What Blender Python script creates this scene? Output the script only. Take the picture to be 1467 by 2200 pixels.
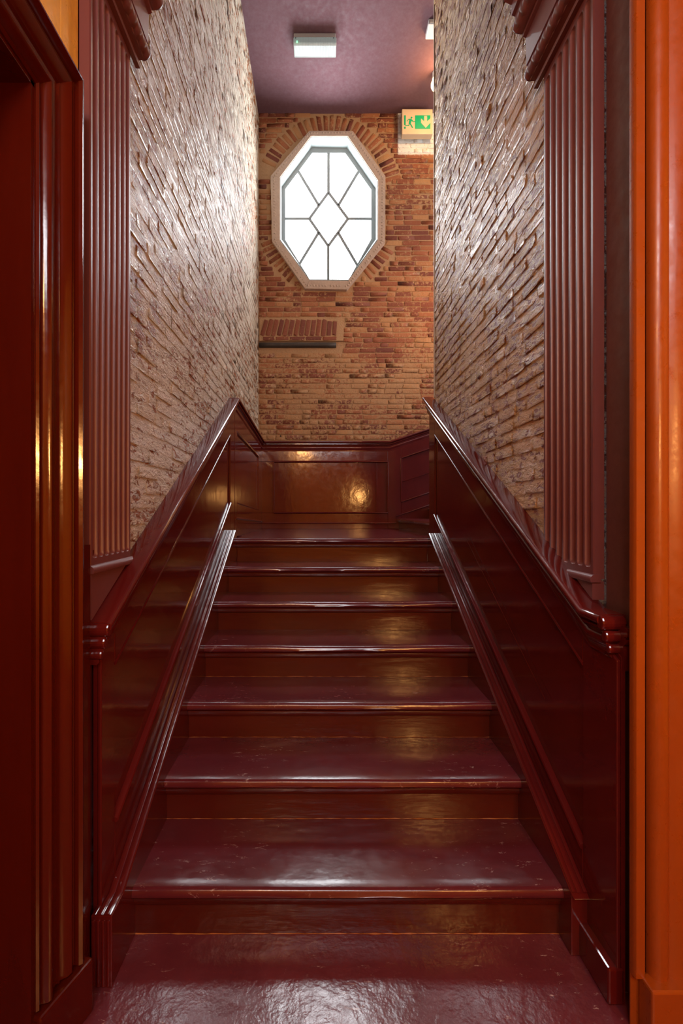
import bpy, math, random
from mathutils import Vector, Matrix
R = random.Random(7)
S = bpy.context.scene
C = S.collection
for o in list(bpy.data.objects): bpy.data.objects.remove(o)

# ------------------------------------------------------------------ camera
F = 2200 * 16 / 36.0          # focal length in pixels of the 1467x2200 frame
H = 1.396                     # eye height
VX, VY = 687.0, 1100.0        # vanishing point of the depth direction
cd = bpy.data.cameras.new('camera'); cam = bpy.data.objects.new('camera', cd); C.objects.link(cam)
cd.sensor_fit = 'VERTICAL'; cd.sensor_height = 36; cd.sensor_width = 24; cd.lens = 16
cd.shift_x = (733.5 - VX) / 2200.0; cd.shift_y = 0
cd.clip_start = 0.05; cd.clip_end = 100
cam.location = (0, 0, H); cam.rotation_euler = (math.pi / 2, 0, 0)
S.camera = cam

# ------------------------------------------------------------------ world, lamps, exposure
w = bpy.data.worlds.new('sky'); S.world = w; w.use_nodes = True
w.node_tree.nodes['Background'].inputs[0].default_value = (.85, .93, 1, 1)
w.node_tree.nodes['Background'].inputs[1].default_value = 1.0
S.view_settings.view_transform = 'Standard'; S.view_settings.look = 'None'
S.view_settings.gamma = 1; S.view_settings.exposure = 0.45
S.view_settings.use_curve_mapping = False
WARM = (1, .46, .13)
def point(name, loc, power, color, r):
    l = bpy.data.lights.new(name, 'POINT'); l.energy = power; l.color = color; l.shadow_soft_size = r
    o = bpy.data.objects.new(name, l); C.objects.link(o); o.location = loc; return o
def area(name, loc, rot, power, color, sx, sy):
    l = bpy.data.lights.new(name, 'AREA'); l.energy = power; l.color = color; l.shape = 'RECTANGLE'; l.size = sx; l.size_y = sy
    o = bpy.data.objects.new(name, l); C.objects.link(o); o.location = loc; o.rotation_euler = rot; return o
point('hall_lamp', (1.0, -.60, 1.78), 44, WARM, .07)
point('hall_lamp', (-.42, -1.3, 2.95), 42, WARM, .10)
area('hall_fill', (.1, -1.3, 3.35), (math.radians(62), 0, 0), 30, (.95, .95, 1), 1.4, .5)  # unseen cool fill added behind the camera to brighten the stairwell
area('upper_flight_fill', (3.1, 4.4, 4.4), (math.radians(90), 0, math.radians(90)), 30, (.86, .93, 1), 1.2, 1.6)  # unseen cool fill added to brighten the left wall
point('landing_lamp', (1.70, 4.30, 3.7), 27, (1, .42, .10), .10)
point('globe_bulb', (1.24, 4.72, 5.80), 12, (1, .55, .22), .06)
WINDOW_STRENGTH = 18
area('bulkhead_light', (-.04, 4.395, 5.840), (0, 0, 0), 3.5, (.93, .97, 1), .38, .13)

# ------------------------------------------------------------------ helpers
def P(px, py, Y): return (( px - VX) * Y / F, Y, H - (py - VY) * Y / F)
def PX(px, Y): return (px - VX) * Y / F
def PZ(py, Y): return H - (py - VY) * Y / F
def mesh(name, v, f, m=None, parent=None, smooth=False, tone=None):
    me = bpy.data.meshes.new(name); me.from_pydata([tuple(a) for a in v], [], f); me.validate()
    if m: me.materials.append(m)
    if smooth: me.polygons.foreach_set('use_smooth', [True] * len(me.polygons))
    if tone is not None:
        a = me.attributes.new('tone', 'FLOAT', 'POINT'); a.data.foreach_set('value', tone)
    me.update()
    o = bpy.data.objects.new(name, me); C.objects.link(o)
    if parent: o.parent = parent
    return o
def fixn(o):
    import bmesh
    bm = bmesh.new(); bm.from_mesh(o.data); bmesh.ops.recalc_face_normals(bm, faces=bm.faces); bm.to_mesh(o.data); bm.free(); return o
def bevel(o, wd=.003, seg=2):
    b = o.modifiers.new('bevel', 'BEVEL'); b.width = wd; b.segments = seg; b.limit_method = 'ANGLE'; b.angle_limit = math.radians(35); return o
def box(name, a, b, m, parent=None, bv=0):
    x0, y0, z0 = a; x1, y1, z1 = b
    v = [(x, y, z) for x in (x0, x1) for y in (y0, y1) for z in (z0, z1)]
    f = [(0, 1, 3, 2), (4, 6, 7, 5), (0, 4, 5, 1), (2, 3, 7, 6), (0, 2, 6, 4), (1, 5, 7, 3)]
    o = fixn(mesh(name, v, f, m, parent))
    if bv: bevel(o, bv)
    return o
def prism(name, poly, axis, a, b, m, parent=None, bv=0):
    """poly in the plane of the two other axes (in x,y,z order), extruded along axis from a to b"""
    def pt(p, t): return (t, p[0], p[1]) if axis == 'x' else ((p[0], t, p[1]) if axis == 'y' else (p[0], p[1], t))
    n = len(poly)
    v = [pt(p, a) for p in poly] + [pt(p, b) for p in poly]
    f = [tuple(range(n)), tuple(range(2 * n - 1, n - 1, -1))] + [(i, (i + 1) % n, n + (i + 1) % n, n + i) for i in range(n)]
    o = fixn(mesh(name, v, f, m, parent))
    if bv: bevel(o, bv)
    return o
def sweep(name, prof, path, m, parent=None, sub=1, wob=0, smooth=True):
    """prof (inward, up) closed outline; path of ((x,y,z),(nx,ny))"""
    if sub > 1:
        q = []
        for i in range(len(path) - 1):
            for k in range(sub):
                t = k / sub
                q.append((tuple(path[i][0][j] * (1 - t) + path[i + 1][0][j] * t for j in range(3)), (path[i][1] if i == 0 or k == 0 else path[i][1]) if path[i][1] == path[i + 1][1] or k == 0 else None))
        q.append(path[-1])
        qq = []
        for i, (p, n) in enumerate(q):
            if n is None: continue
            qq.append((p, n))
        path = qq
    v = []
    for (p, n) in path:
        wz = R.uniform(-wob, wob)
        for (a, b) in prof: v.append((p[0] + n[0] * a, p[1] + n[1] * a, p[2] + b + wz))
    k = len(prof); f = []
    for i in range(len(path) - 1):
        for j in range(k): f.append((i * k + j, i * k + (j + 1) % k, (i + 1) * k + (j + 1) % k, (i + 1) * k + j))
    f.append(tuple(range(k))); f.append(tuple(range((len(path) - 1) * k + k - 1, (len(path) - 1) * k - 1, -1)))
    o = fixn(mesh(name, v, f, m, parent))
    if smooth:
        o.data.polygons.foreach_set('use_smooth', [True] * len(o.data.polygons))
        try: o.data.set_sharp_from_angle(angle=math.radians(38))
        except Exception: pass
    return o
def arc(cx, cy, r, a0, a1, n, sq=1):
    return [(cx + r * math.cos(math.radians(a0 + (a1 - a0) * i / n)), cy + r * sq * math.sin(math.radians(a0 + (a1 - a0) * i / n))) for i in range(n + 1)]
def thing(name, label, cat, loc=(0, 0, 0), group=None):
    o = bpy.data.objects.new(name, None); C.objects.link(o); o.location = loc; o.empty_display_size = .1
    o['label'] = label; o['category'] = cat
    if group: o['group'] = group
    return o
def rebase(root):
    """keep children where they were modelled although the empty stands elsewhere"""
    for c in root.children: c.matrix_parent_inverse = Matrix.Translation(root.location).inverted()
def tag(o, label, cat, group=None):
    o['label'] = label; o['category'] = cat
    if group: o['group'] = group
    return o
def struct(o): o['kind'] = 'structure'; return o

# ------------------------------------------------------------------ materials
def nt(name):
    m = bpy.data.materials.new(name); m.use_nodes = True
    t = m.node_tree; return m, t.nodes, t.links, t.nodes['Principled BSDF']
def ramp(N, stops, interp='LINEAR'):
    r = N.new('ShaderNodeValToRGB'); e = r.color_ramp.elements; r.color_ramp.interpolation = interp
    while len(e) < len(stops): e.new(.5)
    for i, (p, c) in enumerate(stops):
        e[i].position = p; e[i].color = (c, c, c, 1) if isinstance(c, (int, float)) else (*c, 1)
    return r
def pos(N, L, scale=(1, 1, 1)):
    g = N.new('ShaderNodeNewGeometry'); mp = N.new('ShaderNodeMapping'); mp.inputs['Scale'].default_value = scale
    L.new(g.outputs['Position'], mp.inputs['Vector']); return mp
def noise(N, L, vec, scale, detail=4, rough=.6, dist=0):
    n = N.new('ShaderNodeTexNoise'); n.inputs['Scale'].default_value = scale; n.inputs['Detail'].default_value = detail
    n.inputs['Roughness'].default_value = rough; n.inputs['Distortion'].default_value = dist
    L.new(vec.outputs[0], n.inputs['Vector']); return n
def mix(N, L, fac, a, b):
    x = N.new('ShaderNodeMix'); x.data_type = 'RGBA'
    for s, k in ((fac, 0), (a, 6), (b, 7)):
        if isinstance(s, (int, float)): x.inputs[k].default_value = s
        elif isinstance(s, tuple): x.inputs[k].default_value = (*s, 1)
        else: L.new(s, x.inputs[k])
    return x.outputs[2]
def math_(N, L, op, a, b, clamp=False):
    x = N.new('ShaderNodeMath'); x.operation = op; x.use_clamp = clamp
    for s, k in ((a, 0), (b, 1)):
        if isinstance(s, (int, float)): x.inputs[k].default_value = s
        else: L.new(s, x.inputs[k])
    return x.outputs[0]
def bump(N, L, B, hgt, strength, dist):
    b = N.new('ShaderNodeBump'); b.inputs['Strength'].default_value = strength; b.inputs['Distance'].default_value = dist
    L.new(hgt, b.inputs['Height']); L.new(b.outputs[0], B.inputs['Normal']); return b
def paint(name, col, col2, rough=.2, bs=.25, scale=(1, 1, 1), scuff=0, coat=0, fine=.5, ior=1.6, rv=.33):
    m, N, L, B = nt(name)
    p = pos(N, L, scale); n1 = noise(N, L, p, 5, 5, .6)
    c = mix(N, L, ramp_out(N, L, n1, .35, .65), col, col2)
    B.inputs['IOR'].default_value = ior
    p2 = pos(N, L, (1, 1, 1))
    nr = noise(N, L, p2, 22, 5, .7)
    rr = N.new('ShaderNodeMapRange'); L.new(nr.outputs[0], rr.inputs[0]); rr.inputs[1].default_value = .3; rr.inputs[2].default_value = .7
    rr.inputs[3].default_value = max(.02, rough * (1 - rv)); rr.inputs[4].default_value = rough * (1 + rv)
    L.new(rr.outputs[0], B.inputs['Roughness'])
    if scuff:
        ps = pos(N, L, (1, 3.2, 1)); s1 = noise(N, L, ps, 16, 8, .78, .6); s2 = noise(N, L, p2, 2.2, 3, .5)
        k = math_(N, L, 'MULTIPLY', ramp_out(N, L, s1, .60, .66), ramp_out(N, L, s2, .46, .60))
        k = math_(N, L, 'MULTIPLY', k, scuff)
        c = mix(N, L, k, c, (.62, .48, .47))
    L.new(c, B.inputs['Base Color'])
    B.inputs['Coat Weight'].default_value = coat; B.inputs['Coat Roughness'].default_value = .06
    nb = noise(N, L, p, 9, 4, .55); nb2 = noise(N, L, p2, 60, 3, .6)
    h = math_(N, L, 'ADD', math_(N, L, 'MULTIPLY', nb.outputs[0], 1.0), math_(N, L, 'MULTIPLY', nb2.outputs[0], .12 * fine))
    bump(N, L, B, h, bs, .02)
    return m
def ramp_out(N, L, src, a, b):
    r = N.new('ShaderNodeMapRange'); r.inputs[1].default_value = a; r.inputs[2].default_value = b
    L.new(src.outputs[0] if hasattr(src, 'outputs') else src, r.inputs[0]); return r.outputs[0]

M_gloss = paint('maroon_gloss_paint', (.088, .007, .007), (.11, .010, .009), .12, .07, (1, .6, .6))
M_tread = paint('maroon_tread_paint', (.10, .014, .021), (.125, .018, .027), .20, .08, (.7, 1, 1), scuff=.8, ior=1.62, rv=.2)
M_floor = paint('maroon_floor_paint', (.12, .022, .034), (.155, .030, .044), .22, .20, (1, 1, 1), rv=.25, ior=1.6, scuff=1.0, fine=1.5)
M_riser = paint('maroon_riser_paint', (.070, .008, .004), (.09, .011, .006), .18, .16, (.25, 1, 1.6))
M_casing = paint('red_casing_paint', (.068, .0055, .0018), (.09, .008, .0025), .15, .12, (1, 1, .15))
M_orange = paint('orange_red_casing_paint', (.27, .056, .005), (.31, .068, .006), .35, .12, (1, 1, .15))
M_satin = paint('mauve_satin_paint', (.16, .050, .055), (.17, .054, .059), .40, .02, (1, 1, .3), rv=.08, fine=.2)
M_jamb = paint('mauve_plaster_paint', (.12, .050, .058), (.135, .058, .068), .5, .08)
M_ceil = paint('mauve_ceiling_paint', (.112, .054, .066), (.124, .060, .073), .82, .02, ior=1.4)
M_ochre = paint('ochre_wall_paint', (.80, .44, .04), (.88, .54, .08), .35, .35)
M_dark = paint('dark_room_paint', (.03, .008, .006), (.04, .01, .008), .5, .1)

def plain(name, col, rough=.5, bs=.1, var=.12, scale=12):
    m, N, L, B = nt(name); p = pos(N, L); n = noise(N, L, p, scale, 4, .6)
    L.new(mix(N, L, n.outputs[0], tuple(c * (1 - var) for c in col), tuple(min(1, c * (1 + var)) for c in col)), B.inputs['Base Color'])
    B.inputs['Roughness'].default_value = rough; bump(N, L, B, n.outputs[0], bs, .01); return m
M_white = plain('white_plastic', (.62, .62, .60), .35, .02, .03)
M_sign = plain('sign_cream', (.58, .46, .31), .35, .02, .03)
M_revealw = plain('white_reveal_paint', (.20, .235, .235), .45, .1, .06)
M_muntin = plain('grey_white_muntin', (.22, .25, .26), .4, .05, .04)
M_stone = plain('stone_surround', (.42, .32, .25), .75, .5, .16, 30)
M_green = plain('exit_green', (.0, .36, .16), .4, 0, .02)
M_beam = plain('dark_iron', (.035, .026, .02), .6, .6, .5, 20)
M_cream = plain('cream_bead', (.55, .48, .38), .6, .4, .2, 40)
M_hole_shadow = plain('hole_shadow_black', (.01, .008, .006), .8, 0)
def emis(name, col, s):
    m, N, L, B = nt(name); B.inputs['Base Color'].default_value = (*col, 1); B.inputs['Emission Color'].default_value = (*col, 1)
    B.inputs['Emission Strength'].default_value = s
    p = pos(N, L); n = noise(N, L, p, 3, 2, .5)   # faint variation of the frosting
    L.new(mix(N, L, n.outputs[0], tuple(c * .96 for c in col), col), B.inputs['Emission Color']); return m
M_pane = emis('frosted_daylit_glass', (.93, .965, 1.0), WINDOW_STRENGTH)
M_globe = emis('warm_globe_glass', (1, .62, .25), 12)
M_led = emis('green_led', (.1, 1, .3), 6)
def diffuser():
    m, N, L, B = nt('ribbed_diffuser'); B.inputs['Base Color'].default_value = (.22, .25, .24, 1); B.inputs['Roughness'].default_value = .25
    p = pos(N, L); wv = N.new('ShaderNodeTexWave'); wv.inputs['Scale'].default_value = 40; wv.bands_direction = 'X'
    L.new(p.outputs[0], wv.inputs['Vector']); bump(N, L, B, wv.outputs['Fac'], .4, .004)
    B.inputs['Emission Color'].default_value = (.8, .95, .9, 1); B.inputs['Emission Strength'].default_value = .12; return m
M_diff = diffuser()

def masonry_back(name, mortar=False, sh=0):
    m, N, L, B = nt(name); p = pos(N, L)
    at = N.new('ShaderNodeAttribute'); at.attribute_name = 'tone'
    r = ramp(N, [(0, (.15, .032, .014)), (.3, (.23, .058, .020)), (.6, (.30, .090, .030)), (.85, (.36, .13, .045)), (1, (.44, .22, .085))])
    L.new(at.outputs['Fac'], r.inputs[0])
    n1 = noise(N, L, p, 34, 7, .74, .3); n2 = noise(N, L, p, 2.3, 3, .55); n3 = noise(N, L, p, 90, 4, .6)
    sx = N.new('ShaderNodeSeparateXYZ'); L.new(p.outputs[0], sx.inputs[0])
    low = ramp_out(N, L, sx.outputs[2], 3.75, 3.05)         # limewashed lower part of the wall
    thr = math_(N, L, 'ADD', n1.outputs[0], math_(N, L, 'MULTIPLY', math_(N, L, 'SUBTRACT', n2.outputs[0], .5), .55))
    thr = math_(N, L, 'ADD', thr, math_(N, L, 'MULTIPLY', low, .10))
    wash = ramp_out(N, L, thr, .575 + sh, .615 + sh)
    tan = mix(N, L, n3.outputs[0], (.34, .175, .07), (.47, .27, .125))
    c = mix(N, L, wash, r.outputs[0], tan)
    if mortar: c = mix(N, L, n1.outputs[0], (.33, .18, .08), (.49, .30, .15))
    # white glow around the exit sign, put into the brick colour
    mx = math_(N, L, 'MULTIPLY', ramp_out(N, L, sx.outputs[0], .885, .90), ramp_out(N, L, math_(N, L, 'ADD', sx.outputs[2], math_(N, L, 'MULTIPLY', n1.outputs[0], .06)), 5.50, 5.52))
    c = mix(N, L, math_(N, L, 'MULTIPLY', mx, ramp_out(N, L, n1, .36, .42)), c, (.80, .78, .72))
    dk = math_(N, L, 'MULTIPLY', ramp_out(N, L, noise(N, L, p, 5.5, 8, .8, .8), .62, .68), .55)
    c = mix(N, L, dk, c, (.07, .04, .02))
    L.new(c, B.inputs['Base Color'])
    B.inputs['Roughness'].default_value = .62
    h = math_(N, L, 'ADD', n1.outputs[0], math_(N, L, 'MULTIPLY', n3.outputs[0], .4))
    bump(N, L, B, h, .8, .012); return m
def masonry_side(name, ca, cb, fl, mortar=False, thr=(.548, .570), bs=.9):
    m, N, L, B = nt(name)
    p = pos(N, L, (1, .55, 1.4)); q = pos(N, L)
    at = N.new('ShaderNodeAttribute'); at.attribute_name = 'tone'
    n1 = noise(N, L, p, 46, 5, .62, .5); n2 = noise(N, L, q, 1.8, 3, .5); n3 = noise(N, L, q, 90, 5, .65)
    base = mix(N, L, n3.outputs[0], ca, cb)
    base = mix(N, L, math_(N, L, 'MULTIPLY', at.outputs['Fac'], .30), base, tuple(x * .72 for x in ca))
    if mortar: base = mix(N, L, .25, base, tuple(c * .55 for c in ca))
    n4 = noise(N, L, p, 25, 7, .68, .7)
    t = math_(N, L, 'ADD', n4.outputs[0], math_(N, L, 'MULTIPLY', math_(N, L, 'SUBTRACT', n2.outputs[0], .5), .30))
    k = ramp_out(N, L, t, *thr)
    c = mix(N, L, k, base, fl)
    L.new(c, B.inputs['Base Color'])
    rr = N.new('ShaderNodeMapRange'); L.new(k, rr.inputs[0]); rr.inputs[3].default_value = .15; rr.inputs[4].default_value = .5
    L.new(rr.outputs[0], B.inputs['Roughness']); B.inputs['IOR'].default_value = 1.5
    h = math_(N, L, 'ADD', math_(N, L, 'MULTIPLY', n1.outputs[0], -.8), math_(N, L, 'MULTIPLY', n3.outputs[0], .40))
    h = math_(N, L, 'SUBTRACT', h, math_(N, L, 'MULTIPLY', k, .30))
    bump(N, L, B, h, bs, .03); return m
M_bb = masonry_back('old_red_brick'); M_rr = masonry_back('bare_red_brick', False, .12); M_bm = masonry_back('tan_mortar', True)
LC = ((.80, .70, .54), (.90, .82, .68), (.36, .11, .012)); RC = ((.76, .44, .17), (.90, .62, .32), (.34, .10, .012))
M_lb = masonry_side('varnished_pale_brick', *LC); M_lm = masonry_side('varnished_pale_mortar', *LC, mortar=True)
M_rb = masonry_side('varnished_tan_brick', *RC, thr=(.53, .555), bs=1.0); M_rm = masonry_side('varnished_tan_mortar', *RC, mortar=True, thr=(.53, .555), bs=1.0)

# ------------------------------------------------------------------ dimensions
r_, g_, Y1 = .172, .309, 1.474
def nos(Y): return .172 + (Y - Y1) * r_ / g_
ZL = 7 * r_; YL = Y1 + 6 * g_            # landing level and its nosing
YB = 5.20; ZC = 5.95; XL, XR = -.70, .88; XE = 3.2

# ------------------------------------------------------------------ structure
struct(box('floor', (-3.2, -2.8, -.12), (2.6, 1.62, 0), M_floor))
struct(box('ceiling', (-.95, 1.42, ZC), (XE + .1, YB + .4, ZC + .15), M_ceil))
struct(box('ceiling_hall', (-3.2, -2.8, 3.5), (2.6, 1.42, 3.65), M_jamb))
struct(box('wall_header', (-.95, 1.30, 3.65), (1.25, 1.42, ZC + .15), M_jamb))
struct(box('wall_hall_left', (-.90, 1.125, 0), (-.72, 1.40, 3.5), M_casing))
struct(box('wall_over_door', (-.90, .15, 2.455), (-.72, 1.125, 3.5), M_ochre))
struct(box('wall_hall_near', (-.90, -2.8, 0), (-.72, .15, 3.5), M_ochre))
wo = struct(box('wall_door_margin', (-.721, 1.26, 2.60), (-.717, 1.349, 3.5), M_ochre))
wo2 = struct(box('trim_1', (-.722, 1.0, 2.60), (-.7175, 1.26, 3.5), M_ochre))
struct(box('wall_back_hall', (-3.2, -2.95, 0), (2.6, -2.8, 3.5), M_ochre))
struct(box('wall_side_room', (-3.3, -2.8, 0), (-3.2, 1.42, 3.5), M_dark))
struct(box('wall_side_room_end', (-3.2, 1.345, 0), (-.90, 1.42, 3.5), M_dark))
struct(box('wall_hall_right', (2.6, -2.8, 0), (2.7, 1.42, 3.5), M_ochre))
struct(box('wall_right_front', (.90, 1.25, 0), (2.6, 1.43, 3.5), M_jamb))
struct(box('wall_jamb_right', (.902, 1.235, 0), (.96, 1.25, 3.5), M_jamb))
struct(box('floor_landing', (-.75, YL + .36, ZL - .15), (XE, YB, ZL), M_tread))
struct(box('wall_east', (XE, 3.4, ZL), (XE + .1, YB + .1, ZC), M_jamb))

def wall_left_mortar():
    o = struct(box('wall_left', (XL - .2, 1.40, 0), (XL - .0028, YB + .3, ZC), M_lm)); return o
wl = wall_left_mortar()
wr = struct(box('wall_right', (XR + .004, 1.50, 0), (XR + .24, 3.50, ZC), M_rm))

# back wall with an octagonal hole
OUT = [(664, 281), (758, 281), (828, 378), (827, 521), (745, 622), (655, 620), (584, 518), (581, 378)]
INN = [(668, 292), (747, 292), (812, 388), (811.5, 515), (748, 603), (665, 602), (601, 516), (601, 381)]
FRO = [(669.6, 318.5), (745, 320), (806, 407), (806, 514), (746, 604), (664, 604), (605.6, 514), (605.6, 404)]
GLA = [(671, 330), (741, 330), (797, 409), (797, 514), (748, 603), (666, 602), (613, 516), (613, 408)]
def backwall():
    o8 = [P(x + (3 if x < 705 else -3), y, YB) for x, y in OUT]; x0, x1, z0, z1 = XL - .2, XE, 0, ZC
    ring = [(o8[0][0], z1), (o8[1][0], z1), (x1, o8[2][2]), (x1, o8[3][2]), (o8[4][0], z0), (o8[5][0], z0), (x0, o8[6][2]), (x0, o8[7][2])]
    corner = {1: (x1, z1), 3: (x1, z0), 5: (x0, z0), 7: (x0, z1)}
    v = [(p[0], YB + .004, p[2]) for p in o8] + [(x, YB + .004, z) for x, z in ring]; f = []
    for i in range(8):
        j = (i + 1) % 8; q = [i, j, 8 + j]
        if i in corner: v.append((corner[i][0], YB + .004, corner[i][1])); q.append(len(v) - 1)
        q.append(8 + i); f.append(tuple(q))
    n = len(v); v += [(x, y + .25, z) for x, y, z in v]
    f2 = [tuple(n + k for k in reversed(q)) for q in f]
    sides = [(i, (i + 1) % 8, n + (i + 1) % 8, n + i) for i in range(8)]
    return struct(fixn(mesh('wall_back', v, f + f2 + sides, M_bm)))
wb = backwall()

# ------------------------------------------------------------------ bricks
K = 24
US, VS = (-.5, -.45, .45, .5), (-.5, -.36, .36, .5)
NF = 9
def unit_brick(k, depth_noise):
    rr = random.Random(100 + k); v = []; f = []
    tu, tv = rr.uniform(-.25, .25) * depth_noise, rr.uniform(-.25, .25) * depth_noise
    for j in range(4):
        for i in range(4):
            edge = i in (0, 3) or j in (0, 3)
            u = US[i] + (rr.uniform(-.015, .015) if i in (0, 3) else rr.uniform(-.12, .12)); w_ = VS[j] + (rr.uniform(-.06, .06) if j in (0, 3) else rr.uniform(-.10, .06))
            d = rr.uniform(-.6, -.25) if edge else rr.uniform(-.15, .15) * depth_noise
            d += tu * US[i] + tv * VS[j]
            if i in (0, 3) and j in (0, 3): u *= .975; w_ *= .88; d -= .15
            v.append((u, w_, d))
    for j in range(3):
        for i in range(3): a = j * 4 + i; f.append((a, a + 1, a + 5, a + 4))
    per = [0, 1, 2, 3, 7, 11, 15, 14, 13, 12, 8, 4]
    b = len(v)
    for q in per: v.append((v[q][0] * 1.01, v[q][1] * 1.02, -2.4))
    m = len(per)
    for i in range(m): f.append((per[(i + 1) % m], per[i], b + i, b + (i + 1) % m))
    return v, f
def front_smooth(me):
    me.polygons.foreach_set('use_smooth', [(i % 21) < NF for i in range(len(me.polygons))])
def pool(mat, dn):
    out = []
    for k in range(K):
        v, f = unit_brick(k, dn); me = bpy.data.meshes.new('brick'); me.from_pydata(v, [], f); me.materials.append(mat)
        front_smooth(me)
        a = me.attributes.new('tone', 'FLOAT', 'POINT'); a.data.foreach_set('value', [k / (K - 1)] * len(v)); out.append((me, v, f))
    return out
def lay(wall, recs, mat, dn, name='brick', limit=299):
    """recs: (centre, u, v, n, length, height, proud)"""
    pl = pool(mat, dn)
    def size(r):
        c = Vector(r[0]); pts = []
        for a in (-.5, .5):
            for b in (-.5, .5):
                q = c + Vector(r[1]) * a * r[4] + Vector(r[2]) * b * r[5]; pts.append((VX + q.x * F / q.y, VY - (q.z - H) * F / q.y))
        cx = sum(p[0] for p in pts) / 4; cy = sum(p[1] for p in pts) / 4
        if cx < -10 or cx > 1477 or cy < -10 or cy > 2210: return -1
        p0, p1, p3, p2 = pts
        return abs(sum(a[0] * b[1] - a[1] * b[0] for a, b in ((p0, p1), (p1, p2), (p2, p3), (p3, p0))))
    recs = sorted(recs, key=size, reverse=True)
    bv, bf, bt = [], [], []
    for i, (c, u, v, n, L_, h_, pr) in enumerate(recs):
        k = R.randrange(K)
        u, v, n = Vector(u), Vector(v), Vector(n); c = Vector(c)
        Mx = Matrix(((u.x * L_, v.x * h_, n.x * pr, c.x), (u.y * L_, v.y * h_, n.y * pr, c.y), (u.z * L_, v.z * h_, n.z * pr, c.z), (0, 0, 0, 1)))
        if i < limit:
            o = bpy.data.objects.new(name, pl[k][0]); o.parent = wall; o.matrix_local = Mx; C.objects.link(o)
        else:
            b = len(bv); bv += [Mx @ Vector(q) for q in pl[k][1]]; bf += [tuple(b + q for q in ff) for ff in pl[k][2]]
            bt += [k / (K - 1)] * len(pl[k][1])
    if bv:
        o = mesh('brickwork', bv, bf, mat, wall, False, bt); front_smooth(o.data); o['kind'] = 'stuff'
# side walls
def side_recs(X, s, ya, yb, pr):
    out = []; ch = .0605; z = .95; row = 0
    while z < ZC - .03:
        y = ya + (0 if row % 2 else -.10) + R.uniform(-.02, .02)
        while y < yb:
            L_ = R.choice((.20, .20, .20, .10)) + R.uniform(-.008, .008)
            a, b = max(y, ya), min(y + L_ - .011, yb)
            if b - a > .035 and z > nos(min(b, 3.4)) + .90 and z > .98:
                zz = z + R.uniform(-.003, .003)
                out.append(((X + s * R.uniform(-.0022, .0016), (a + b) / 2, zz), (0, 1, 0), (0, R.uniform(-.03, .03), 1), (s, 0, 0), b - a, .048 + R.uniform(-.003, .004), pr * R.uniform(.8, 1.4)))
            y += L_
        z += ch; row += 1
    return out
lay(wl, side_recs(XL, 1, 1.66, YB - .005, .0032), M_lb, 1.4)
lay(wr, side_recs(XR, -1, 1.77, 3.49, .0055), M_rb, 1.6)
# back wall
def inside_poly(x, y, poly):
    c = False; n = len(poly)
    for i in range(n):
        x1, y1 = poly[i]; x2, y2 = poly[(i + 1) % n]
        if (y1 > y) != (y2 > y) and x < (x2 - x1) * (y - y1) / (y2 - y1) + x1: c = not c
    return c
EC = (705, 440); EA, EB = 128, 158
def blocked(x, y):
    d = ((x - EC[0]) / (EA - 3)) ** 2 + ((y - EC[1]) / (EB - 3)) ** 2
    if inside_poly(x, y, OUT): return True
    D = math.hypot((x - EC[0]) / (EA + 36), (y - EC[1]) / (EB + 36))
    ang = math.degrees(math.atan2(-(y - EC[1]) / EB, (x - EC[0]) / EA)) % 360
    if D < 1 and (18 < ang < 160 or 206 < ang < 240 or 303 < ang < 330): return True
    if x < 737 and 683 < y < 750: return True
    return False
recs = []
y = 940.0; row = 0
while y > 246:
    X = XL + .004 - (0.10 if row % 2 else 0) + R.uniform(-.02, .02)
    while X < 1.75:
        L_ = R.choice((.195, .195, .195, .10)) + R.uniform(-.008, .008)
        a, b = max(X, XL + .006), X + L_ - .011
        # longest free stretch
        n = 12; best = None; cur = None
        for i in range(n + 1):
            t = a + (b - a) * i / n; px = VX + t * F / YB
            if not blocked(px, y) and not blocked(px, y - 4) and not blocked(px, y + 4):
                cur = (cur[0], t) if cur else (t, t)
                if best is None or cur[1] - cur[0] > best[1] - best[0]: best = cur
            else: cur = None
        if best and best[1] - best[0] > .04:
            a, b = best
            recs.append((((a + b) / 2, YB + R.uniform(-.004, .0), PZ(y + R.uniform(-.5, .5), YB)), (1, 0, R.uniform(-.012, .012)), (0, 0, 1), (0, -1, 0), b - a, .0475 + R.uniform(-.003, .003), .006 * R.uniform(.7, 1.3)))
        X += L_
    y -= 11.0; row += 1
for (a0, a1) in ((19, 159), (208, 239), (304, 329)):
    a = a0
    while a < a1:
        t = math.radians(a); ex, ey = EA * math.cos(t), EB * math.sin(t)
        nx, ny = math.cos(t) / EA, math.sin(t) / EB; l = math.hypot(nx, ny); nx, ny = nx / l, ny / l
        ln = 31 + R.uniform(-2, 2)
        px, py = EC[0] + ex + nx * (ln / 2 + 3), EC[1] - ey - ny * (ln / 2 + 3)
        if py - abs(ny) * ln / 2 < 247: ln = max(20, 2 * (py - 247) / max(.3, abs(ny)) * .95); 
        if px - abs(nx) * ln / 2 > 560:
            recs.append((P(px, py, YB), (nx, 0, ny), (-ny, 0, nx), (0, -1, 0), ln * YB / F, .049 + R.uniform(-.004, .003), .010 * R.uniform(.8, 1.3)))
        a += math.degrees(11.2 / math.hypot(EA * math.sin(t), EB * math.cos(t)))
lay(wb, recs, M_bb, 1.2)
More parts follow.
